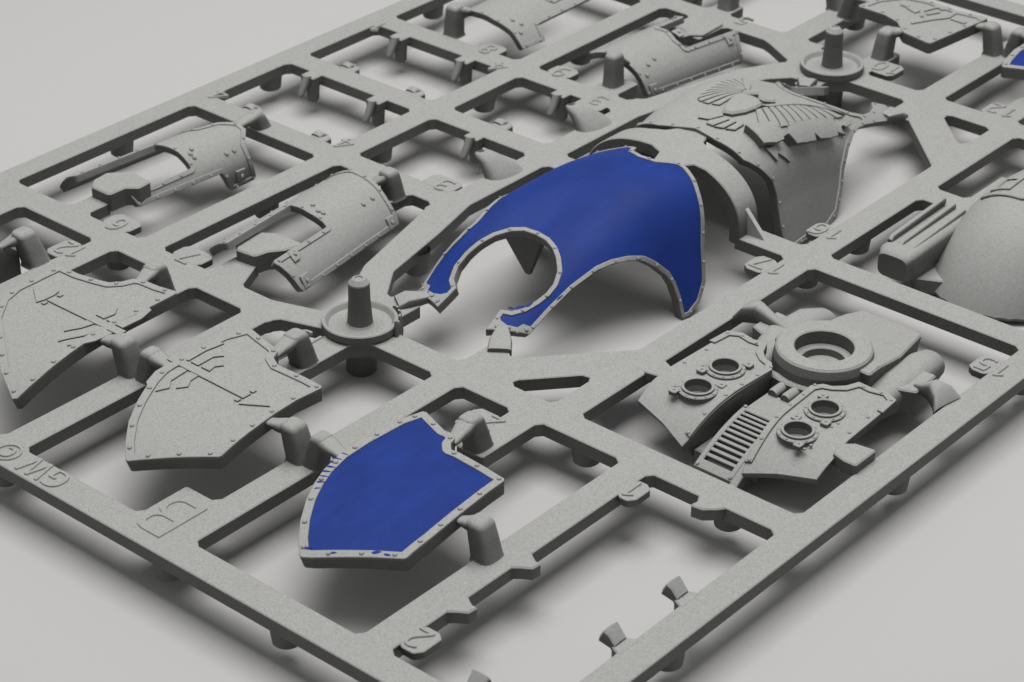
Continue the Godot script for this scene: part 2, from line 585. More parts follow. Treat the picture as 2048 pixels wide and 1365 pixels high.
func small_gates() -> void:
	# six snapped gates with a cut blade in front and a rounded pip below, on the runners of the emptied windows
	var mb := MB.new()
	block(mb, poly([-2.6, -1.7, 0.6, -1.7, 0.6, 2.0, -2.6, 2.0]), -1.6, 0.06, 0.2)
	lathe(mb, Vector3(-1.2, 0, 0.4), [Vector2(0, -6.2), Vector2(0.9, -6.1), Vector2(1.35, -5.5), Vector2(1.6, -1.5), Vector2(1.6, -0.5)], 18)
	var clip := mb.mesh()
	var bl := MB.new()
	loft(bl, [ring_of(Vector3(-2.5, 0.1, 0.1), Vector3(0.5, 0, 0.3), Vector3(-0.2, 0.25, 1.0), 4.0, 12), ring_of(Vector3(-3.4, -1.8, 0.0), Vector3(0.45, 0, 0.3), Vector3(-0.2, 0.2, 0.95), 4.0, 12), ring_of(Vector3(-4.3, -3.6, -0.1), Vector3(0.4, 0, 0.3), Vector3(-0.2, 0.2, 0.85), 4.0, 12), ring_of(Vector3(-4.6, -4.1, -0.1), Vector3(0.2, 0, 0.2), Vector3(-0.1, 0.1, 0.7), 4.0, 12)])
	var blade := bl.mesh()
	for p in [[172.7, 14.0], [172.8, 33.7], [144.6, 13.8], [144.7, 33.4], [145.2, 61.0], [173.2, 61.2]]:
		var o := placed(sprue, "cut_gate", clip, M.primer, Vector3(p[0], 0, p[1]))
		var q := MeshInstance3D.new()
		q.name = "torn_blade"
		q.mesh = blade
		q.material_override = M.primer
		o.add_child(q, true)
	# their partners across each window: short humped stubs
	var cb := MB.new()
	block(cb, blunt(poly([-0.6, -2.2, 2.3, -1.4, 2.9, 1.2, 2.2, 2.1, -0.6, 2.3]), 0.4), -1.9, 0.08, 0.25)
	loft(cb, [ring_of(Vector3(0.6, -0.2, -0.9), Vector3(0, 0, 1.3), Vector3(0, 0.7, 0), 2.4, 12), ring_of(Vector3(1.7, 0.2, -0.7), Vector3(0, 0, 1.3), Vector3(0, 0.8, 0), 2.4, 12), ring_of(Vector3(2.9, -0.3, -0.2), Vector3(0, 0, 0.9), Vector3(0, 0.5, 0), 2.4, 12)])
	var cap := cb.mesh()
	for p in [[150.4, 17.6], [150.4, 37.2], [121.3, 17.0], [121.3, 37.3], [150.6, 62.0]]:
		placed(sprue, "gate_stub", cap, M.primer, Vector3(p[0], 0, p[1]))
	# leaf shaped gates that lean into the windows above the long runner
	for p in [Vector2(134.4, 75.6), Vector2(163.6, 75.3)]:
		var lm := MB.new()
		var c := Vector3(p.x, 0, p.y)
		loft(lm, [ring_of(c + Vector3(0.6, -0.2, 1.6), Vector3(4.4, 0, 0.6), Vector3(0.2, 0, 2.3), 2.6), ring_of(c + Vector3(0.1, 1.4, 0.6), Vector3(3.7, 0, 0.5), Vector3(0.2, 0, 2.2), 2.6), ring_of(c + Vector3(-0.9, 3.2, -1.1), Vector3(2.5, 0, 0.4), Vector3(0.2, 0, 1.8), 2.6), ring_of(c + Vector3(-1.6, 4.3, -2.2), Vector3(1.7, 0, 0.3), Vector3(0.2, 0, 1.3), 2.6), ring_of(c + Vector3(-1.9, 4.5, -2.7), Vector3(0.8, 0, 0.1), Vector3(0.1, 0, 0.6), 2.6)])
		part(sprue, "leaf_gate", lm, M.primer)
	# cut remains along the inner edge of the window at the near corner
	for p in [[35.5, 166.2, 1.0], [20.6, 166.2, 1.0]]:
		var km := MB.new()
		block(km, blunt(poly([p[0] - 2.6, p[1] - 0.6, p[0] + 3.2, p[1] - 0.6, p[0] + 2.2, p[1] + 0.9, p[0] + 1.6, p[1] + 2.0, p[0] + 2.6, p[1] + 2.9, p[0] - 0.2, p[1] + 2.7, p[0] - 1.2, p[1] + 1.1]), 0.35), -2.2, 0.07, 0.25)
		part(sprue, "gate_remnant", km, M.primer)
	for p in [[67.9, 178.6]]:
		var km := MB.new()
		block(km, blunt(poly([p[0] + 0.6, p[1] - 2.6, p[0] + 0.6, p[1] + 3.4, p[0] - 1.0, p[1] + 2.2, p[0] - 2.6, p[1] + 0.4, p[0] - 2.9, p[1] - 2.0, p[0] - 1.2, p[1] - 1.6]), 0.35), -2.2, 0.07, 0.25)
		part(sprue, "gate_remnant", km, M.primer)
	for p in [Vector2(44.8, 191.9), Vector2(29.6, 191.9), Vector2(5.6, 181.6)]:
		var side: bool = p.x < 10.0
		var km := MB.new()
		var c := Vector3(p.x, 0, p.y)
		var dx := Vector3(1, 0, 0)
		var dz := Vector3(0, 0, -1)
		if side:
			dx = Vector3(0, 0, 1)
			dz = Vector3(1, 0, 0)
		block(km, blunt(poly([c.x - dx.x * 2.6 - dz.x * 0.6, c.z - dx.z * 2.6 - dz.z * 0.6, c.x + dx.x * 2.6 - dz.x * 0.6, c.z + dx.z * 2.6 - dz.z * 0.6, c.x + dx.x * 1.5 + dz.x * 1.8, c.z + dx.z * 1.5 + dz.z * 1.8, c.x - dx.x * 1.5 + dz.x * 1.8, c.z - dx.z * 1.5 + dz.z * 1.8]), 0.3), -2.2, 0.06, 0.2)
		loft(km, [ring_of(c + dz * 1.2 + Vector3(0, -0.8, 0), dx * 1.5, Vector3(0, 1.2, 0), 5.0, 12), ring_of(c + dz * 2.2 + Vector3(0, 0.5, 0), dx * 1.55, Vector3(0, 1.3, 0) + dz * 0.3, 5.0, 12), ring_of(c + dz * 3.6 + Vector3(0, 1.0, 0), dx * 1.75, Vector3(0, 1.3, 0) - dz * 0.6, 5.0, 12), ring_of(c + dz * 4.0 + Vector3(0, 1.0, 0), dx * 1.1, Vector3(0, 0.8, 0) - dz * 0.4, 5.0, 12)], false)
		part(sprue, "gate_remnant", km, M.primer)

# ------------------------------------------------------------------ shield plates
func shield_map(k := 0.012):
	return func(x, y): return Vector3(x, 5.5 - k * pow(maxf(0.0, 26.0 - x), 2.0), y)

func shield(called: String, outline: PackedVector2Array, f, label: String) -> Array:
	var dom := blunt(outline, 0.5)
	var o := part(sprue, called, sheet([dom], f, -2.3, 0.0, 0.1, 3.0), M.primer, label)
	var inner := shrunk(dom, 1.5)
	part(o, "raised_rim", sheet([dom, inner], f, -0.05, 0.32, 0.1, 3.0, false), M.primer)
	rivets_along(o, f, shrunk(dom, 0.75), 5.2, 0.3)
	return [o, inner]

func emblem(o: Node, f, mirror: float) -> void:      # a winged blade in low relief
	var parts := [
		[34.3, 88.5, 30.5, 88.7, 27.2, 90.1, 26.4, 91.3, 30.3, 90.3, 34.3, 90.3], [34.3, 91.0, 30.6, 91.5, 27.6, 93.0, 26.2, 93.5, 28.5, 94.5, 30.2, 93.0, 34.3, 92.6], [34.3, 93.4, 31.9, 94.0, 30.0, 95.0, 29.1, 95.4, 30.8, 96.6, 32.4, 95.5, 34.3, 95.3],
		[36.6, 88.5, 41.0, 88.4, 44.2, 89.4, 44.6, 90.8, 41.0, 90.2, 36.6, 90.4], [36.6, 91.0, 40.6, 90.8, 43.3, 91.5, 41.7, 93.8, 40.3, 92.7, 36.6, 92.8], [36.6, 93.5, 39.0, 93.2, 40.7, 94.5, 39.5, 96.1, 38.2, 95.2, 36.6, 95.6],
		[34.5, 87.2, 36.3, 87.2, 36.2, 106.2, 34.3, 106.2], [32.6, 107.0, 34.2, 106.6, 36.4, 106.6, 37.9, 107.0, 35.5, 111.4], [33.0, 105.4, 33.9, 105.4, 33.9, 106.2, 33.0, 106.2], [36.6, 105.4, 37.5, 105.4, 37.5, 106.2, 36.6, 106.2],
	]
	var mb := MB.new()
	for a in parts:
		var p := poly(a)
		if mirror > 0.0:
			for i in p.size():
				p[i].y = mirror - p[i].y
		shell(mb, [p], f, -0.05, 0.34, 0.08, 4.0, false)
	part(o, "winged_blade_emblem", mb, M.primer)

func dabs(o: Node, f, list: Array, t: float) -> void:   # paint carried over the rim by the brush
	for a in list:
		var c := Vector2(a[0], a[1])
		var d := Vector2.from_angle(deg_to_rad(a[2]))
		var w := d.orthogonal()
		var l: float = a[3]
		var b: float = a[4]
		part(o, "paint_streak", sheet([soft(PackedVector2Array([c - d * l, c - d * l * 0.2 + w * b, c + d * l * 0.6 + w * b * 0.5, c + d * l, c + d * l * 0.5 - w * b * 0.6, c - d * l * 0.3 - w * b]), 1)], f, t - 0.06, t + 0.03, 0.01, 3.0, false), M.blue)

func shields() -> void:
	var f = shield_map()
	var r := shield("shield_plate", poly([51.4, 131.8, 46.5, 130.4, 38.2, 130.0, 32.5, 130.3, 28.0, 131.4, 24.1, 133.0, 20.4, 134.9, 16.5, 137.5, 13.4, 140.1, 11.0, 142.7, 11.8, 144.5, 16.3, 152.2, 19.1, 157.3, 25.0, 157.1, 32.5, 156.2, 40.2, 155.5, 44.7, 155.3, 45.3, 150.4, 45.7, 144.5, 45.5, 143.0, 46.8, 141.7, 48.5, 141.2, 49.1, 139.8, 49.0, 138.4, 50.2, 135.0]), f, "shield plate painted blue inside a bare grey rim")
	part(r[0], "painted_panel", sheet([shrunk(r[1], -0.12)], f, -0.05, 0.1, 0.05, 3.0, false), M.blue, "brushed blue paint on the shield plate")
	dabs(r[0], f, [[30.2, 131.2, 78, 1.0, 0.28], [31.4, 130.9, 70, 1.1, 0.22], [29.0, 131.8, 66, 1.0, 0.3], [27.6, 132.2, 60, 1.0, 0.3], [26.4, 132.9, 62, 0.9, 0.22], [24.9, 133.6, 50, 0.8, 0.3], [33.2, 131.0, 80, 0.8, 0.16], [23.4, 134.4, 45, 0.6, 0.2], [12.9, 142.7, 60, 0.8, 0.3], [17.7, 152.6, 50, 0.9, 0.4], [18.2, 154.4, 75, 0.7, 0.3], [14.2, 146.9, 60, 0.6, 0.25]], 0.32)
	r = shield("shield_plate", poly([51.3, 90.5, 46.3, 88.6, 37.8, 88.4, 31.4, 89.0, 28.1, 90.2, 22.4, 93.3, 17.8, 96.2, 14.1, 99.5, 11.2, 102.7, 15.9, 109.6, 20.0, 115.9, 27.6, 114.6, 34.1, 113.7, 39.8, 113.4, 45.7, 113.9, 45.9, 109.5, 45.7, 103.0, 46.9, 100.7, 49.0, 99.7, 49.5, 98.3, 50.4, 94.2]), f, "")
	emblem(r[0], f, 0.0)
	r = shield("shield_plate", poly([44.3, 47.6, 33.4, 47.8, 29.1, 49.3, 24.0, 53.5, 15.0, 66.4, 11.0, 74.7, 17.2, 74.3, 23.2, 73.5, 29.5, 72.3, 36.0, 71.7, 45.9, 71.6, 51.8, 71.5, 50.9, 67.3, 50.6, 63.0, 49.6, 61.5, 47.6, 60.8, 45.9, 59.3, 45.3, 57.2, 44.4, 52.7]), f, "")
	emblem(r[0], f, 162.0)
	# the plate by the far disc, with an eye and blade in relief
	var g := func(x, y): return Vector3(x, 6.0, y)
	r = shield("eye_plate", poly([242.0, 90.5, 248.4, 91.7, 254.2, 95.5, 255.4, 101.4, 254.6, 109.2, 255.8, 116.8, 249.6, 116.1, 234.6, 114.4, 236.2, 106.6, 240.2, 102.4, 241.8, 98.0]), g, "")
	var eye := MB.new()
	for a in [[241.6, 105.4, 246.6, 107.9, 249.8, 110.0, 253.8, 109.8, 255.0, 107.6, 254.4, 107.0, 253.0, 108.9, 250.0, 109.2, 246.8, 107.2, 242.0, 104.8], [246.2, 104.6, 249.0, 102.9, 253.0, 103.9, 255.4, 106.4, 254.6, 106.6, 252.6, 104.7, 249.2, 103.7, 246.8, 105.2], [248.4, 104.8, 251.4, 106.2, 251.2, 106.8, 248.2, 105.4], [252.9, 105.4, 253.9, 106.0, 253.4, 106.8, 252.5, 106.2], [249.0, 97.6, 251.6, 96.6, 250.4, 99.6, 248.8, 100.0], [248.3, 99.8, 250.4, 99.4, 249.0, 103.0, 247.2, 102.6], [249.4, 110.6, 250.6, 110.6, 250.4, 114.2, 249.2, 114.2]]:
		shell(eye, [poly(a)], g, -0.05, 0.36, 0.08, 5.0, false)
	part(r[0], "eye_and_blade_emblem", eye, M.primer)
	# the second blue plate, cut by the picture's edge
	r = shield("shield_plate", poly([234.3, 132.6, 238.2, 131.2, 244.0, 130.0, 252.0, 130.0, 262.0, 132.0, 268.0, 140.0, 263.0, 152.0, 250.0, 154.0, 240.0, 146.0, 236.8, 138.0]), g, "shield plate with blue paint at the sprue's far side")
	part(r[0], "painted_panel", sheet([shrunk(r[1], -0.12)], g, -0.05, 0.1, 0.05, 4.0, false), M.blue, "blue paint on the far shield plate")

# ------------------------------------------------------------------ sleeves (open cylinders)
func sleeve(q: Array, outline: Array, label := "") -> Array:
	# q: across, height and radius of the axis at its start, then yaw, cone and pitch per mm, and where it starts
	var R: float = q[2]
	var f := func(x, y):
		var d: float = x - q[6]
		var r: float = R + q[4] * d
		var a: float = y / R
		return Vector3(x, q[1] + q[5] * d + r * cos(a), q[0] + q[3] * d + r * sin(a))
	var p := poly(outline)
	for i in p.size():
		p[i].y = deg_to_rad(p[i].y) * R
	p = blunt(p, 0.35)
	var o := part(sprue, "armour_sleeve", sheet([p], f, -1.2, 0.0, 0.1, 1.6), M.primer, label)
	var inner := shrunk(p, 1.0)
	part(o, "raised_rim", sheet([p, inner], f, -0.05, 0.24, 0.08, 1.6, false), M.primer)
	rivets_along(o, f, shrunk(p, 0.5), 4.6, 0.22, 0.8)
	return [o, f, R]

func spots(r: Array, list: Array, size := 1.2) -> void:
	for a in list:
		rivet(r[0], r[1], Vector2(a[0], deg_to_rad(a[1]) * r[2]), 0.0, size)

func cleat(r: Array, x: float, deg: float, w := 1.2) -> void:   # a small raised corner plate with its bolt
	var c := Vector2(x, deg_to_rad(deg) * r[2])
	part(r[0], "corner_cleat", sheet([PackedVector2Array([c + Vector2(-w, -w), c + Vector2(w, -w), c + Vector2(w, w * 0.4), c + Vector2(w * 0.3, w), c + Vector2(-w, w)])], r[1], -0.05, 0.4, 0.1, 1.6, false), M.primer)
	rivet(r[0], r[1], c, 0.4, 1.0)

func sleeves() -> void:
	var r := sleeve([22.8, -4.9, 8.75, 0.06, -0.01, 0.01, 100.0], [103.0, -14, 107.5, -6, 110.4, 12, 110.6, 28, 109.0, 40, 108.0, 48, 107.9, 70, 108.6, 99, 101.8, 101, 100.0, 71, 78.5, 68.5, 77.8, 50, 93.6, 49, 93.6, 42, 93.5, 21, 92.7, -2, 92.2, -16, 72.5, -16, 72.5, -62, 100, -62, 102, -40])
	spots(r, [[103.0, 49], [105.0, 49], [95.6, 30], [95.8, 37], [96.6, 24]])
	cleat(r, 104.6, 84)
	r = sleeve([62.8, -7.3, 11.76, -0.13, -0.03, 0.02, 100.0], [109.8, -12, 109.5, 0, 109.3, 22, 108.8, 41, 108.7, 68, 77.0, 67, 76.4, 62, 75.6, 48, 74.7, 37, 73.8, 30, 90.8, 31, 90.9, 25, 90.5, 9, 90.8, -12, 91.0, -18, 72.0, -18, 72.5, -50, 108, -50])
	spots(r, [[102.6, 32], [105.6, 32], [92.6, 12], [93.0, 17], [93.4, 2]])
	cleat(r, 79.6, 36)
	cleat(r, 78.8, 60)
	cleat(r, 106.6, 62)
	r = sleeve([61.7, -5.7, 9.9, 0.07, 0.02, -0.02, 185.0], [186.5, -24, 187.5, -5, 188.0, 22, 188.7, 45, 189.1, 78, 220.3, 84, 221.0, 60, 222.2, 42, 205.3, 39, 204.9, 24, 206.2, 5, 206.3, -10, 215.0, -10, 216.0, -40, 189.0, -45])
	spots(r, [[193.0, 40], [195.6, 36], [191.0, 52]])
	cleat(r, 218.6, 50)
	cleat(r, 207.4, 16)
	cleat(r, 191.4, 72)
	r = sleeve([28.8, -7.0, 12.84, 0.0, 0.02, 0.01, 185.0], [184.2, -24, 183.1, -8, 183.1, 16, 184.4, 38, 184.5, 58, 192.0, 60, 192.6, 42, 230.0, 42, 230.0, 26, 201.0, 25, 199.5, 5, 199.5, -18, 214.0, -18, 214.0, -45, 186.0, -45])
	spots(r, [[187.2, 26], [188.4, 34], [186.6, 42]])
	# raised blocks that join two sleeves to the runner
	var mb := MB.new()
	block(mb, blunt(poly([73.2, 22.4, 73.2, 27.7, 77.3, 27.8, 79.1, 29.9, 82.6, 29.6, 83.0, 23.2, 79.2, 20.0, 75.4, 20.4]), 0.5), -1.6, 2.4, 0.3)
	part(sprue, "gate_block", mb, M.primer)
	mb = MB.new()
	block(mb, blunt(poly([73.9, 63.0, 74.4, 67.4, 77.3, 68.0, 79.9, 69.9, 84.0, 71.0, 83.6, 64.0, 80.7, 59.6, 76.4, 60.2]), 0.5), -1.6, 2.4, 0.3)
	part(sprue, "gate_block", mb, M.primer)
	mb = MB.new()
	block(mb, blunt(poly([225.0, 58.0, 225.0, 66.0, 216.4, 66.3, 214.6, 64.0, 212.4, 63.5, 212.6, 58.5, 216.0, 57.2]), 0.5), -1.6, 0.6, 0.2)
	part(sprue, "gate_block", mb, M.primer)
	# the edge of a dark hollow piece at the picture's left border
	mb = MB.new()
	loft(mb, [ring_of(Vector3(30, 0.2, 31.0), Vector3(0, 5.2, 0), Vector3(0, 0, 1.0), 4.0, 16), ring_of(Vector3(42, 0.6, 31.2), Vector3(0, 5.0, 0), Vector3(0, 0, 1.0), 4.0, 16), ring_of(Vector3(46.5, -0.6, 31.8), Vector3(0, 3.0, 0), Vector3(0, 0, 0.9), 4.0, 16)])
	part(sprue, "curved_plate", mb, M.primer)

# ------------------------------------------------------------------ the two body shells and the hoop between them
func trunk(x: float, y: float) -> Vector2:
	var s := absf(y)
	var a := pchip([0, 6, 11, 17, 26, 36], [0, 6, 10.7, 14.3, 17.4, 20.3], s) * (1.0 + 0.08 * clampf((x - 124.0) / 12.0, 0.0, 1.0))
	var d := pchip([0, 6, 11, 17, 26, 36], [0, 0.15, 1.2, 5.0, 13.5, 22], s)
	var hr := pchip([70, 88, 107, 120, 128, 134, 139, 146], [-4.0, 1.2, 7.2, 11.8, 13.8, 14.2, 13.8, 12.6], x)
	var b := pchip([70, 88, 106, 125, 140, 150], [0.5, 1.0, 1.5, 1.0, 0.5, 0.5], x)
	var c := clampf(1.0 - s * s / 144.0, 0.0, 1.0)
	return Vector2(a * signf(y), hr + b * c - d)

func farther(y: float) -> float:
	return 0.0 if y >= 0.0 else pow(clampf(-y / 11.0, 0.0, 1.3), 1.3)

func relief(o: Node, called: String, f, list: Array, t: float, bevel := 0.1) -> void:
	for a in list:
		part(o, called, sheet([poly(a)], f, -0.08, t, bevel, 1.2, false), M.primer)

func body_shells() -> void:
	var fb := func(x, y):
		var q := trunk(x, y)
		return Vector3(x, q.y + farther(y) * pchip([84, 88, 94, 100, 106, 112, 118, 124, 130, 139], [0, 0.3, 2.4, 4.2, 4.3, 3.2, 2.0, 0.8, -0.7, -2.4], x), 109.2 + (x - 90.0) * 0.045 + q.x)
	var dom := poly([135.3, 0.2, 135.8, 3.1, 138.0, 5.2, 138.7, 6.4, 138.4, 8.0, 137.7, 9.6, 135.9, 13.8, 134.2, 19.6, 132.7, 24.0, 131.0, 31.0, 128.6, 34.6, 125.6, 36.0, 123.7, 35.6, 123.8, 31.2, 123.4, 27.6, 122.6, 25.2, 120.3, 22.0, 117.8, 19.2, 114.7, 16.8, 111.4, 14.9, 108.3, 13.7, 102.0, 12.9, 95.9, 13.1, 89.9, 13.7, 84.5, 7.3, 89.4, 6.3, 90.4, 8.0, 92.5, 9.1, 95.2, 9.7, 97.6, 9.9, 99.8, 9.6, 102.2, 8.4, 104.0, 6.5, 105.3, 4.5, 106.2, 2.0, 106.4, -0.5, 105.7, -2.7, 104.2, -4.4, 101.5, -6.0, 98.6, -6.9, 96.0, -7.5, 93.4, -7.5, 91.0, -6.4, 89.5, -4.4, 84.4, -4.2, 88.0, -14.4, 91.4, -14.9, 95.0, -14.2, 98.4, -12.9, 102.4, -12.5, 108.3, -13.8, 114.7, -16.8, 120.3, -22.3, 123.4, -28.0, 123.7, -35.6, 125.6, -36.0, 129.0, -34.0, 132.0, -25.0, 134.6, -16.0, 136.6, -11.0, 139.6, -8.2, 140.2, -6.0, 139.4, -4.0, 136.6, -2.6])
	var o := part(sprue, "body_shell", sheet([dom], fb, -1.5, 0.0, 0.1, 1.2), M.primer, "body shell painted blue between bare grey rims")
	var inner := shrunk(dom, 0.9)
	part(o, "raised_rim", sheet([dom, inner], fb, -0.05, 0.34, 0.1, 1.2, false), M.primer)
	part(o, "painted_panel", sheet([shrunk(inner, -0.1)], fb, -0.04, 0.12, 0.03, 1.2, false), M.blue, "brushed blue paint on the body shell")
	rivets_along(o, fb, shrunk(dom, 0.48), 5.4, 0.32, 0.75)
	dabs(o, fb, [[92.0, 8.6, 30, 1.2, 0.35], [93.6, 9.4, 10, 1.0, 0.3], [90.8, 7.6, 60, 0.7, 0.3], [117.0, 18.2, 40, 0.8, 0.15], [99.0, 12.4, 5, 1.0, 0.2]], 0.34)
	for a in [[84.7, 7.3, 89.9, 13.4, 91.4, 13.2, 90.2, 11.3, 88.9, 11.0, 87.8, 9.3, 87.7, 8.0, 88.6, 6.7], [84.6, -4.2, 88.3, -13.7, 90.0, -13.1, 89.1, -10.7, 87.9, -10.1, 87.1, -7.7, 87.2, -6.1, 88.3, -4.7]]:
		part(o, "tip_plate", sheet([poly(a)], fb, 0.0, 0.36, 0.08, 1.2, false), M.primer)
	for a in [[86.3, 8.3], [87.6, 9.9], [88.3, 11.6], [90.0, 12.6], [85.6, -5.2], [86.4, -7.3], [87.2, -9.4], [88.6, -12.2]]:
		rivet(o, fb, Vector2(a[0], a[1]), 0.36, 1.0)
	var keel := MB.new()   # the pointed rib under the shell, seen through the neck hole
	loft(keel, [[Vector3(109.5, 5.4, 97.5), Vector3(109.5, 6.6, 108.5), Vector3(111.5, 6.6, 108.5), Vector3(111.5, 5.4, 97.5)], [Vector3(110.6, -3.4, 103.4), Vector3(110.6, -3.4, 104.4), Vector3(111.4, -3.4, 104.4), Vector3(111.4, -3.4, 103.4)]], false)
	part(o, "inner_rib", keel, M.primer)

	var fe := func(x, y):
		var q := trunk(88.0 + (209.0 - x) * 0.951, y)
		return Vector3(x, q.y + farther(y) * pchip([150, 160, 168, 176, 186, 194, 202, 212], [-1, 0, 1.2, 2.6, 2.7, 1.4, -0.6, -1.0], x), 110.3 + q.x)
	dom = poly([153.0, 0.8, 152.1, 6.1, 152.3, 12.8, 155.0, 16.5, 157.0, 20.0, 157.3, 23.0, 156.6, 27.8, 156.2, 31.0, 157.0, 35.8, 172.6, 36.0, 174.4, 34.8, 178.0, 32.4, 181.4, 27.0, 183.5, 22.9, 187.1, 18.4, 191.0, 15.2, 194.0, 13.8, 197.3, 13.1, 203.0, 12.8, 210.0, 12.8, 211.4, 8.0, 208.2, 6.6, 206.0, 8.4, 203.0, 9.7, 199.5, 10.3, 195.0, 9.2, 191.5, 6.6, 189.5, 3.2, 188.8, 0.0, 189.4, -3.0, 191.5, -5.6, 195.0, -7.4, 200.0, -8.2, 205.0, -7.0, 208.4, -5.4, 211.0, -6.0, 209.6, -14.0, 205.0, -13.4, 200.0, -12.8, 191.0, -14.9, 187.0, -18.7, 182.0, -26.0, 175.0, -35.0, 173.0, -36.0, 158.0, -36.0, 156.5, -28.0, 157.0, -20.0, 152.4, -12.8, 151.2, -6.4, 151.8, -3.1])
	o = part(sprue, "body_shell", sheet([dom], fe, -1.5, 0.0, 0.1, 1.2), M.primer, "bare grey body shell with an eagle in relief")
	inner = blunt(shrunk(dom, 1.15), 0.5)
	part(o, "raised_rim", sheet([dom, inner], fe, -0.05, 0.3, 0.1, 1.2, false), M.primer)
	rivets_along(o, fe, shrunk(dom, 0.58), 5.0, 0.28, 0.8)
	# the eagle: two fanned wings, body, heads, tail, and the slabs below it
	var hub := Vector2(175.6, -2.0)
	var arc := poly([163.4, -0.6, 162.5, -2.6, 162.3, -4.4, 163.0, -6.0, 164.8, -6.6, 166.8, -6.9, 169.0, -7.3, 171.2, -7.8, 173.4, -8.3, 175.8, -8.7, 178.4, -8.9, 181.2, -8.8])
	for i in arc.size() - 1:
		var a := arc[i].lerp(arc[i + 1], 0.14)
		var b := arc[i].lerp(arc[i + 1], 0.84)
		part(o, "wing_feather", sheet([PackedVector2Array([hub.lerp(a, 0.2), a, b, hub.lerp(b, 0.2)])], fe, -0.05, 0.42, 0.1, 1.2, false), M.primer)
	var upper := poly([166.6, 5.2, 168.6, 5.4, 170.6, 5.6, 172.6, 5.8, 174.6, 6.0, 176.6, 6.2, 178.8, 6.3, 180.8, 6.5, 183.2, 7.0, 185.6, 7.5, 188.2, 8.1])
	var lower := poly([162.4, 8.6, 164.6, 10.4, 167.0, 11.4, 169.8, 11.9, 172.6, 11.9, 175.4, 11.8, 178.4, 11.6, 181.6, 11.4, 185.0, 11.1, 188.4, 10.8, 191.8, 10.5])
	for i in upper.size() - 1:
		part(o, "wing_feather", sheet([PackedVector2Array([upper[i].lerp(upper[i + 1], 0.08), lower[i].lerp(lower[i + 1], 0.08), lower[i].lerp(lower[i + 1], 0.84), upper[i].lerp(upper[i + 1], 0.84)])], fe, -0.05, 0.42, 0.1, 1.2, false), M.primer)
	relief(o, "wing_ridge", fe, [[169.4, 4.4, 171.4, 5.0, 180.4, 5.6, 184.0, 6.2, 190.6, 8.6, 192.4, 10.2, 190.0, 8.9, 184.0, 7.0, 180.0, 6.4, 170.8, 5.9], [175.2, -2.2, 179.0, -4.6, 182.2, -7.6, 183.6, -9.0, 182.4, -9.2, 178.6, -6.4, 175.0, -3.2]], 0.6)
	relief(o, "eagle_body", fe, [[160.4, 1.9, 161.0, 3.6, 163.8, 4.8, 167.0, 5.2, 169.6, 4.9, 171.5, 2.4, 171.4, 0.8, 170.9, -1.2, 168.2, -1.1, 165.2, -0.4, 162.4, 0.6]], 1.0, 0.4)
	relief(o, "eagle_head", fe, [[171.2, -1.4, 172.8, -2.2, 174.4, -1.4, 175.4, -0.2, 174.4, 0.6, 172.6, 0.2, 171.8, -0.4], [171.6, 2.6, 173.4, 1.8, 174.8, 2.4, 175.2, 4.2, 174.0, 5.0, 172.6, 4.6, 171.6, 3.8]], 1.1, 0.35)
	relief(o, "tail_feather", fe, [[156.4, -1.0, 158.2, -1.6, 160.2, 1.0, 159.8, 2.4, 157.0, 1.0], [155.6, 1.4, 156.6, 1.2, 159.6, 2.8, 159.4, 4.0, 155.6, 2.8], [155.5, 3.2, 159.4, 4.4, 159.6, 5.4, 156.2, 4.9], [156.2, 5.3, 159.7, 5.8, 159.9, 7.0, 157.1, 6.8]], 0.5)
	relief(o, "banner_slab", fe, [[158.2, 8.0, 157.7, 12.8, 160.6, 14.0, 163.3, 14.2, 164.5, 10.3, 161.4, 9.4]], 2.0, 0.12)
	relief(o, "banner_slab", fe, [[165.0, 13.6, 166.0, 16.0, 169.4, 16.6, 173.0, 16.6, 174.4, 12.2, 167.6, 12.4]], 2.3, 0.12)
	relief(o, "banner_slab", fe, [[173.4, 14.6, 175.0, 16.3, 178.4, 16.4, 181.8, 15.9, 183.7, 11.6, 178.3, 11.8, 174.6, 12.2]], 2.1, 0.12)
	relief(o, "scroll_end", fe, [[183.0, 13.6, 184.2, 12.4, 188.2, 12.0, 190.6, 12.4, 189.4, 13.4, 186.8, 13.5, 186.4, 14.4, 187.0, 15.4, 184.4, 14.8]], 0.9, 0.12)
	relief(o, "scroll_end", fe, [[186.9, 13.3, 188.4, 12.6, 190.8, 12.4, 190.4, 13.2, 187.6, 13.9]], 1.4, 0.12)
	relief(o, "lightning_bolt", fe, [[158.6, 13.6, 161.6, 14.4, 161.2, 15.5, 163.4, 16.2, 164.0, 19.0, 161.2, 15.9, 160.0, 17.3, 159.2, 15.4]], 0.6, 0.1)
	# the hoop of runner that holds both shells
	var arch := func(x, y):
		var a: float = clampf(y / 30.0, -0.985, 0.985)
		var s := sin(a * PI * 0.5)
		var c := cos(a * PI * 0.5)
		return Vector3(x, 13.9 * pow(absf(c), 0.78) - 0.4 - maxf(0.0, absf(y) - 29.55), 110.3 + 19.4 * signf(s) * pow(absf(s), 0.86))
	dom = poly([143.4, -31.9, 149.4, -31.9, 149.6, -12.0, 149.4, -6.5, 150.2, -3.4, 153.0, -1.6, 153.4, 2.8, 150.6, 3.6, 149.6, 6.0, 149.4, 31.9, 143.4, 31.9, 143.3, 10.0, 142.6, 7.4, 139.6, 5.8, 137.2, 5.4, 137.2, 1.6, 141.6, 0.4, 143.0, -1.6, 143.3, -9.0])
	o = part(sprue, "hoop_runner", sheet([blunt(dom, 0.8)], arch, -2.5, 0.0, 0.2, 1.5), M.primer)
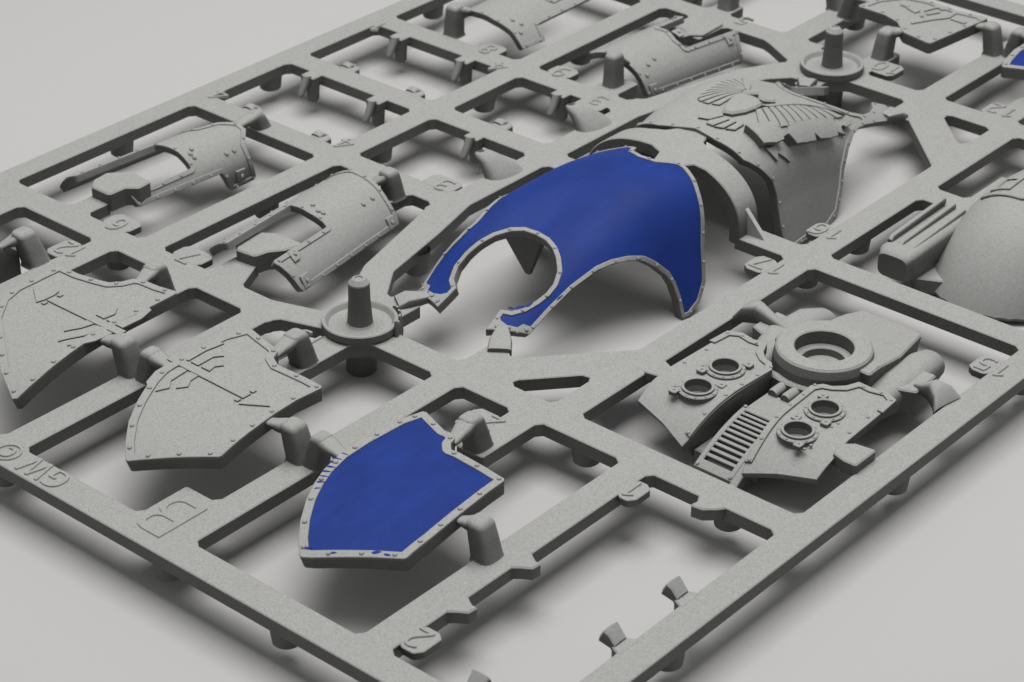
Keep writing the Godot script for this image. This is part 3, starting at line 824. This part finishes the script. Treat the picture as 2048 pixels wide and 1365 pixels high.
	for s in [-1, 1]:      # the gusset that fillets the hoop into its foot
		var gm := MB.new()
		loft(gm, [[Vector3(145.7, -0.6, 110.3 + s * 22.0), Vector3(147.1, -0.6, 110.3 + s * 22.0), Vector3(147.1, -0.6, 110.3 + s * 18.0), Vector3(145.7, -0.6, 110.3 + s * 18.0)], [Vector3(145.9, 0.02, 110.3 + s * 23.4), Vector3(146.9, 0.02, 110.3 + s * 23.4), Vector3(146.9, 5.8, 110.3 + s * 18.0), Vector3(145.9, 5.8, 110.3 + s * 18.0)]], false)
		part(o, "gusset", gm, M.primer)
	# gates at the arm tips
	for q in [[83.2, 98.2, 86.4, 100.4, 82.0, 101.6, 85.2, 97.0], [82.8, 121.2, 86.6, 118.4, 80.6, 122.6, 82.4, 119.6], [209.8, 122.2, 206.6, 121.6, 212.0, 123.0, 212.0, 121.0], [210.6, 98.8, 207.4, 100.4, 213.0, 98.0, 213.0, 99.6]]:
		var gm := MB.new()
		var a := Vector3(q[0], 0.3, q[1])
		var b := Vector3(q[2], 0.6, q[3])
		var w := (b - a).normalized().cross(Vector3.UP)
		loft(gm, [ring_of(a - (b - a) * 0.5 + Vector3(0, -0.4, 0), w * 2.2, Vector3(0, 1.1, 0), 5.0, 16), ring_of(a + Vector3(0, 0.2, 0), w * 2.1, Vector3(0, 1.2, 0), 5.0, 16), ring_of(b, w * 1.1, Vector3(0, 0.8, 0), 5.0, 16)])
		part(sprue, "tip_gate", gm, M.primer)

# ------------------------------------------------------------------ the engine deck
func engine_deck() -> void:
	const AX := 168.6
	var f := func(x, y): return Vector3(x, 2.0 - 0.028 * pow(maxf(0.0, 96.0 - x), 2.0), y)
	var o: Node = null
	for s in [-1, 1]:
		var p := PackedVector2Array()
		for a in [[95.0, 18.3], [90.0, 18.8], [85.6, 18.6], [84.0, 12.0], [82.0, 6.2], [84.0, 5.6], [93.0, 4.6], [104.7, 4.0], [106.6, 5.4], [107.0, 7.0], [108.6, 8.6], [111.2, 9.7], [111.0, 12.6], [111.6, 15.2], [110.6, 17.6]]:
			p.append(Vector2(a[0], AX + s * a[1]))
		var holes := [p]
		for x in [99.7, 91.8]:
			holes.append(disc(Vector2(x, AX + s * 10.4), 2.35, 32))
		if o == null:
			o = part(sprue, "engine_deck", sheet(holes, f, -1.5, 0.0, 0.1, 2.2), M.primer)
		else:
			part(o, "deck_wing", sheet(holes, f, -1.5, 0.0, 0.1, 2.2), M.primer)
		var trim := PackedVector2Array()
		for a in [[104.7, 4.0], [106.6, 5.4], [107.0, 7.0], [108.6, 8.6], [111.2, 9.7], [111.0, 12.6], [111.6, 15.2], [110.4, 17.8], [105.5, 18.2], [105.6, 17.0], [109.4, 16.6], [110.3, 15.2], [109.7, 12.6], [109.9, 10.6], [107.6, 9.6], [106.0, 7.6], [105.4, 6.0], [104.2, 5.3], [93.0, 5.9], [84.0, 6.9], [83.6, 5.7], [93.0, 4.7]]:
			trim.append(Vector2(a[0], AX + s * a[1]))
		part(o, "raised_rim", sheet([trim], f, -0.05, 0.4, 0.1, 2.2, false), M.primer)
		var skirt := PackedVector2Array()
		for a in [[82.6, 6.3], [84.4, 5.7], [93.0, 4.75], [104.4, 4.15], [104.4, 4.9], [93.0, 5.5], [84.4, 6.5], [82.8, 7.0]]:
			skirt.append(Vector2(a[0], AX + s * a[1]))
		part(o, "inner_wall", sheet([skirt], f, -5.0, -1.45, 0.0, 2.2), M.primer)
		for a in [[110.2, 11.2], [110.6, 14.6], [109.6, 17.2], [105.2, 4.6], [101.4, 4.8], [97.2, 5.0], [93.0, 5.3], [88.0, 5.9], [84.2, 6.3], [103.0, 16.9], [97.0, 17.2]]:
			rivet(o, f, Vector2(a[0], AX + s * a[1]), 0.35 if a[1] < 8.0 or a[0] > 105.0 else 0.0, 0.8)
		for x in [99.7, 91.8]:
			var c := Vector3(x, 2.0 - 0.028 * pow(maxf(0.0, 96.0 - x), 2.0), AX + s * 10.4)
			var mb := MB.new()
			lathe(mb, c, [Vector2(3.55, -0.2), Vector2(3.55, 0.35), Vector2(3.4, 0.5), Vector2(2.95, 0.5), Vector2(2.9, 0.55), Vector2(2.88, 0.9), Vector2(2.75, 1.0), Vector2(2.5, 1.0), Vector2(2.36, 0.88), Vector2(2.34, -0.4), Vector2(2.1, -1.5), Vector2(1.4, -2.1), Vector2(0.0, -2.3)], 40)
			var port := part(o, "exhaust_port", mb, M.primer)
			var g := func(u, v): return Vector3(u, c.y, v)
			for k in 12:
				var e := Vector2.from_angle(TAU * k / 12.0) * 3.25
				rivet(port, g, Vector2(c.x, c.z) + e, 0.48, 0.5)
			for a in [[-3.4, 2.5, 1.0], [3.3, -2.6, 1.0]]:
				var hinge := MB.new()
				block(hinge, blunt(rect(c.x + a[0] - 0.8, c.z + s * a[1] - 0.75, c.x + a[0] + 0.8, c.z + s * a[1] + 0.75), 0.2), c.y - 0.1, c.y + 0.75, 0.12)
				part(port, "hinge_lug", hinge, M.primer)
				rivet(port, g, Vector2(c.x + a[0], c.z + s * a[1]), 0.75, 0.6)
			# the two-legged bracket beside each port
			for a in [[-1.0, 4.4], [1.0, 4.6]]:
				rivet(port, g, Vector2(c.x + a[0] * 0.8 - 2.4, c.z + s * a[1] * 0.82), 0.0, 0.7)
	# central channel: louvred grille, block and pipes
	var gr := func(x, y): return Vector3(x, -0.4 - 0.02 * pow(maxf(0.0, 98.0 - x), 2.0), y)
	var grille := part(o, "louvre_grille", sheet([rect(81.6, 165.2, 96.0, 173.0), rect(83.2, 166.2, 94.8, 172.0)], gr, -1.6, 0.0, 0.15, 1.4), M.primer)
	part(grille, "grille_back", sheet([rect(82.8, 166.0, 95.0, 172.3)], gr, -1.7, -1.2, 0.05, 1.4), M.primer)
	for i in 10:
		var x := 83.9 + i * 1.1
		part(grille, "louvre_slat", sheet([rect(x, 166.0, x + 0.62, 172.2)], gr, -1.3, -0.12, 0.1, 1.4), M.primer)
	part(grille, "grille_rail", sheet([rect(80.9, 173.1, 97.0, 174.6)], gr, -2.0, 0.25, 0.15, 1.4), M.primer)
	for x in [95.6, 82.2]:
		for y in [165.7, 172.5]:
			rivet(grille, gr, Vector2(x, y), 0.0, 0.9)
	rivet(grille, gr, Vector2(89.0, 173.8), 0.25, 0.9)
	var mb := MB.new()
	block(mb, rect(95.8, 165.4, 102.4, 174.6), -4.0, -0.7, 0.4)
	part(o, "channel_block", mb, M.primer)
	mb = MB.new()
	block(mb, rect(85.0, 162.9, 112.0, 174.6), -7.5, -5.0, 0.3)
	part(o, "engine_block", mb, M.primer)
	for y in [167.0, 169.6, 172.2]:
		mb = MB.new()
		var rr := []
		for a in [[101.6, 0.9], [102.2, 1.05], [106.5, 1.05], [107.0, 1.05]]:
			rr.append(ring_of(Vector3(a[0], -0.4, y), Vector3(0, a[1], 0), Vector3(0, 0, a[1]), 2.0, 16))
		loft(mb, rr)
		part(o, "pipe", mb, M.primer)
	mb = MB.new()
	block(mb, poly([105.6, 161.4, 107.2, 161.4, 106.2, 168.0, 107.2, 176.0, 105.6, 176.0, 104.4, 168.0]), -2.0, 0.9, 0.3)
	part(o, "collar_lip", mb, M.primer)
	# turret ring
	mb = MB.new()
	lathe(mb, Vector3(114.6, 0, 168.6), [Vector2(8.9, -3.5), Vector2(9.0, 1.2), Vector2(8.9, 2.4), Vector2(8.55, 3.9), Vector2(8.2, 4.3), Vector2(5.5, 4.3), Vector2(5.25, 4.1), Vector2(5.2, 1.6), Vector2(4.0, 1.5), Vector2(3.85, 1.35), Vector2(3.7, 0.1), Vector2(0, 0)], 64)
	part(o, "turret_ring", mb, M.primer)
	# sloping rear slab
	var fs := func(x, y): return Vector3(x, 3.7 - 0.185 * maxf(0.0, x - 116.0) - 0.004 * pow(absf(y - 168.6), 2.0), y)
	part(o, "rear_slab", sheet([biggest(Geometry2D.clip_polygons(blunt(poly([112.5, 159.4, 117.2, 159.0, 123.4, 159.0, 126.6, 161.6, 131.6, 161.6, 136.2, 162.6, 136.0, 175.6, 124.0, 178.6, 113.0, 179.2]), 0.4), disc(Vector2(114.6, 168.6), 8.2, 40)))], fs, -4.0, 0.0, 0.3, 2.0), M.primer)
	# side pods
	for s in [-1, 1]:
		mb = MB.new()
		loft(mb, [ring_of(Vector3(109.5, -3.4, AX + s * 10.6), Vector3(0, 1.6, 0), Vector3(0, 0, 1.6), 2.6), ring_of(Vector3(112.5, -2.6, AX + s * 11.6), Vector3(0, 2.6, 0), Vector3(0, 0, 2.8), 2.6), ring_of(Vector3(119, -1.9, AX + s * 12.4), Vector3(0, 3.0, 0), Vector3(0, 0, 3.4), 2.6), ring_of(Vector3(128, -2.2, AX + s * 12.0), Vector3(0, 3.2, 0), Vector3(0, 0, 3.4), 2.4), ring_of(Vector3(132.5, -3.0, AX + s * 11.4), Vector3(0, 2.6, 0), Vector3(0, 0, 2.8), 2.2), ring_of(Vector3(134.0, -3.4, AX + s * 11.0), Vector3(0, 1.2, 0), Vector3(0, 0, 1.4), 2.2)])
		part(o, "side_pod", mb, M.primer)
		mb = MB.new()
		block(mb, blunt(poly([115.4, AX + s * 12.0, 124.4, AX + s * 12.0, 124.8, AX + s * 17.0, 117.6, AX + s * 17.4]), 0.3), -4.2, 0.4, 0.3)
		part(o, "pod_housing", mb, M.primer)
	# gates that hold the deck
	mb = MB.new()
	block(mb, blunt(poly([92.0, 146.2, 97.8, 146.2, 96.6, 148.8, 95.8, 151.4, 93.6, 151.4, 92.6, 149.4]), 0.3), -1.4, 0.5, 0.2)
	part(sprue, "deck_gate", mb, M.primer)
	mb = MB.new()
	block(mb, blunt(poly([89.6, 192.0, 95.8, 192.0, 95.2, 188.2, 93.4, 186.2, 90.4, 187.0, 89.6, 189.6]), 0.3), -0.4, 1.9, 0.25)
	part(sprue, "deck_gate", mb, M.primer)
	for a in [[121.4, 147.2, 120.0, 158.2], [118.4, 191.4, 119.6, 184.6]]:
		var b := Vector3(a[0], 0, a[1])
		var t := Vector3(a[2], 0, a[3])
		var d := (t - b).normalized()
		var w := d.cross(Vector3.UP)
		mb = MB.new()
		loft(mb, [ring_of(b - d * 0.6 + Vector3(0, -0.9, 0), w * 3.6, Vector3(0, 1.2, 0), 4.0, 16), ring_of(b + d * 0.8 + Vector3(0, 0.6, 0), w * 2.6, Vector3(0, 2.0, 0), 3.4, 16), ring_of(b + d * 3.0 + Vector3(0, 1.1, 0), w * 1.5, Vector3(0, 2.1, 0), 2.8, 16), ring_of(b.lerp(t, 0.72) + Vector3(0, 0.4, 0), w * 0.9, Vector3(0, 1.3, 0), 2.6, 16), ring_of(t + Vector3(0, 0.0, 0), w * 0.7, Vector3(0, 0.9, 0), 2.6, 16)])
		part(sprue, "deck_gate", mb, M.primer)

# ------------------------------------------------------------------ the domed cowling with ribbed vents
func cowling() -> void:
	var f := func(x, y):
		var r := pow(absf((x - 188.0) / 24.5), 2.4) + pow(absf((y - 170.5) / 15.0), 2.4)
		return Vector3(x, 8.8 - 11.0 * pow(r, 1.3), y)
	var dom := PackedVector2Array()
	for i in 44:
		var a := TAU * i / 44.0
		dom.append(Vector2(188.0 + 28.0 * signf(cos(a)) * pow(absf(cos(a)), 0.833), 170.5 + 17.2 * signf(sin(a)) * pow(absf(sin(a)), 0.833)))
	var o := part(sprue, "domed_cowling", sheet([dom], f, -1.5, 0.0, 0.2, 1.5), M.primer)
	part(o, "rim_bead", sheet([poly([176.0, 157.0, 184, 156.0, 200, 156.2, 208, 158.0, 208, 158.8, 200, 157.2, 184, 157.0, 176.4, 157.9])], f, -0.05, 0.35, 0.1, 2.0, false), M.primer)
	part(o, "latch_frame", sheet([rect(181.0, 162.0, 186.4, 166.0), rect(181.8, 162.8, 185.6, 165.2)], f, -0.05, 0.4, 0.1, 2.0, false), M.primer)
	part(o, "latch_bar", sheet([rect(178.6, 161.4, 179.7, 169.8)], f, -0.05, 0.5, 0.15, 2.0, false), M.primer)
	rivet(o, f, Vector2(179.1, 169.8), 0.2, 1.3)
	# ribbed vent box on its flank
	var mb := MB.new()
	loft(mb, [ring_of(Vector3(157.2, -2.6, 155.6), Vector3(0, 2.4, 0), Vector3(0, 0, 3.2), 4.0, 20), ring_of(Vector3(158.4, -2.0, 155.8), Vector3(0, 3.2, 0), Vector3(0, 0, 4.0), 4.0, 20), ring_of(Vector3(180, -1.2, 156.2), Vector3(0, 3.4, 0), Vector3(0, 0, 4.0), 4.0, 20)])
	var v := part(o, "vent_box", mb, M.primer)
	for i in 3:
		mb = MB.new()
		var y := 153.2 + i * 2.3
		loft(mb, [ring_of(Vector3(159.6, 1.0 - i * 0.5, y), Vector3(0, 0.7, 0), Vector3(0, 0, 0.5), 3.0, 12), ring_of(Vector3(160.4, 1.5 - i * 0.5, y), Vector3(0, 0.9, 0), Vector3(0, 0, 0.55), 3.0, 12), ring_of(Vector3(178, 2.9 - i * 0.5, y + 0.4), Vector3(0, 0.9, 0), Vector3(0, 0, 0.55), 3.0, 12)])
		part(v, "vent_rib", mb, M.primer)
	mb = MB.new()
	block(mb, poly([160.5, 159.0, 176.0, 158.4, 177.0, 163.4, 163.0, 164.0]), -8.2, -5.0, 0.3)
	part(v, "vent_foot", mb, M.primer)

func posts() -> void:
	post(Vector2(33.2, 161.4), Vector2(33.0, 160.0), 6.8, Vector3(32.6, 4.9, 156.8))
	post(Vector2(55.9, 139.6), Vector2(54.0, 139.4), 6.8, Vector3(48.6, 4.9, 140.6))
	post(Vector2(34.4, 123.0), Vector2(34.2, 125.0), 6.6, Vector3(33.6, 4.9, 130.0), 2.0, 1.8)
	post(Vector2(34.0, 120.0), Vector2(33.6, 118.6), 6.8, Vector3(33.0, 4.9, 114.2))
	post(Vector2(34.4, 82.0), Vector2(34.4, 83.6), 6.4, Vector3(34.2, 4.9, 88.2), 2.0, 1.8)
	post(Vector2(34.0, 78.4), Vector2(33.4, 77.0), 6.8, Vector3(32.6, 4.9, 72.4))
	post(Vector2(56.4, 61.2), Vector2(55.0, 61.2), 6.6, Vector3(50.6, 4.9, 62.4))
	post(Vector2(56.0, 98.6), Vector2(54.2, 98.4), 6.8, Vector3(48.8, 4.9, 99.0))
	post(Vector2(48.8, 34.6), Vector2(47.4, 33.0), 6.8, Vector3(44.0, 4.2, 31.4), 2.4, 2.0)
	post(Vector2(180.9, 22.3), Vector2(181.4, 22.3), 7.0, Vector3(185.0, 4.6, 24.0), 2.0, 2.0)
	post(Vector2(183.0, 67.0), Vector2(183.6, 66.6), 7.4, Vector3(188.4, 3.2, 66.0), 2.2, 1.8)
	post(Vector2(113.0, 67.0), Vector2(112.2, 66.4), 6.0, Vector3(109.4, 3.2, 64.6), 2.0, 1.9)
	post(Vector2(118.0, 24.2), Vector2(116.4, 24.0), 4.0, Vector3(110.4, 2.6, 24.6), 1.8, 1.8)
	post(Vector2(234.0, 103.0), Vector2(235.0, 103.4), 6.8, Vector3(238.6, 5.4, 105.4))
	post(Vector2(252.4, 120.6), Vector2(252.2, 119.4), 7.0, Vector3(251.8, 5.4, 116.4), 2.2, 1.9)
	post(Vector2(254.0, 124.4), Vector2(254.0, 126.0), 6.8, Vector3(253.8, 5.4, 130.2), 2.2, 1.8)
	post(Vector2(234.2, 60.4), Vector2(235.0, 60.0), 6.8, Vector3(239.0, 5.4, 58.0))
	post(Vector2(251.0, 79.6), Vector2(250.8, 78.0), 6.8, Vector3(250.0, 5.4, 74.0))
	post(Vector2(248.6, 84.0), Vector2(248.4, 86.0), 6.8, Vector3(247.6, 5.4, 91.0))

func _ready() -> void:
	# camera
	var cam := Camera3D.new()
	cam.name = "camera"
	var lens := CameraAttributesPhysical.new()
	lens.frustum_focal_length = 84.94
	lens.exposure_aperture = 64.0
	lens.frustum_focus_distance = 0.415
	lens.frustum_near = 0.02
	lens.frustum_far = 20.0
	cam.attributes = lens
	cam.fov = 16.09
	cam.near = 0.02
	cam.far = 20.0
	cam.transform = Transform3D(Basis(Vector3(0.65129, 0.00385, 0.75882), Vector3(0.38502, 0.86003, -0.33483), Vector3(-0.65390, 0.51023, 0.55864)).orthonormalized(), Vector3(-336.55, 229.0, 262.56) * MM)
	add_child(cam)
	# even studio light: a wide soft box overhead and a dim room
	var we := WorldEnvironment.new()
	we.name = "environment"
	var env := Environment.new()
	env.background_mode = Environment.BG_COLOR
	env.background_color = Color(0.23, 0.23, 0.228).linear_to_srgb()
	env.tonemap_mode = Environment.TONE_MAPPER_LINEAR
	env.tonemap_exposure = 1.0
	env.sdfgi_enabled = true
	env.ssao_enabled = true
	env.ssil_enabled = true
	we.environment = env
	add_child(we)
	var box := AreaLight3D.new()
	box.name = "soft_box"
	box.area_size = Vector2(0.5, 0.5)
	box.light_energy = 0.335
	box.light_color = Color(1.0, 0.995, 0.985)
	box.shadow_enabled = true
	box.transform = Transform3D(Basis(Vector3.RIGHT, -PI / 2.0), Vector3(0.03, 0.62, -0.02))
	add_child(box)

	make_materials()
	make_rivet_mesh()
	# the white table top
	var tb := MB.new()
	var slab := MeshInstance3D.new()
	tb.primed = false
	shell(tb, [rect(-1800, -1800, 2200, 2200)], flat, -40.0 - LIFT, -LIFT, 2.0, 10000.0)
	slab.name = "tabletop"
	slab.mesh = tb.mesh(ORIGIN)
	slab.material_override = M.table
	slab.set_meta("kind", "structure")
	slab.set_meta("label", "plain white tabletop under the sprue")
	add_child(slab, true)

	sprue = Node3D.new()
	sprue.name = "model_sprue"
	sprue.set_meta("label", "grey primed plastic sprue of model kit armour pieces, two of them painted blue")
	sprue.set_meta("category", "model kit")
	add_child(sprue, true)
	runner_frame()
	pegs_and_discs()
	tabs()
	small_gates()
	shields()
	sleeves()
	body_shells()
	engine_deck()
	cowling()
	posts()
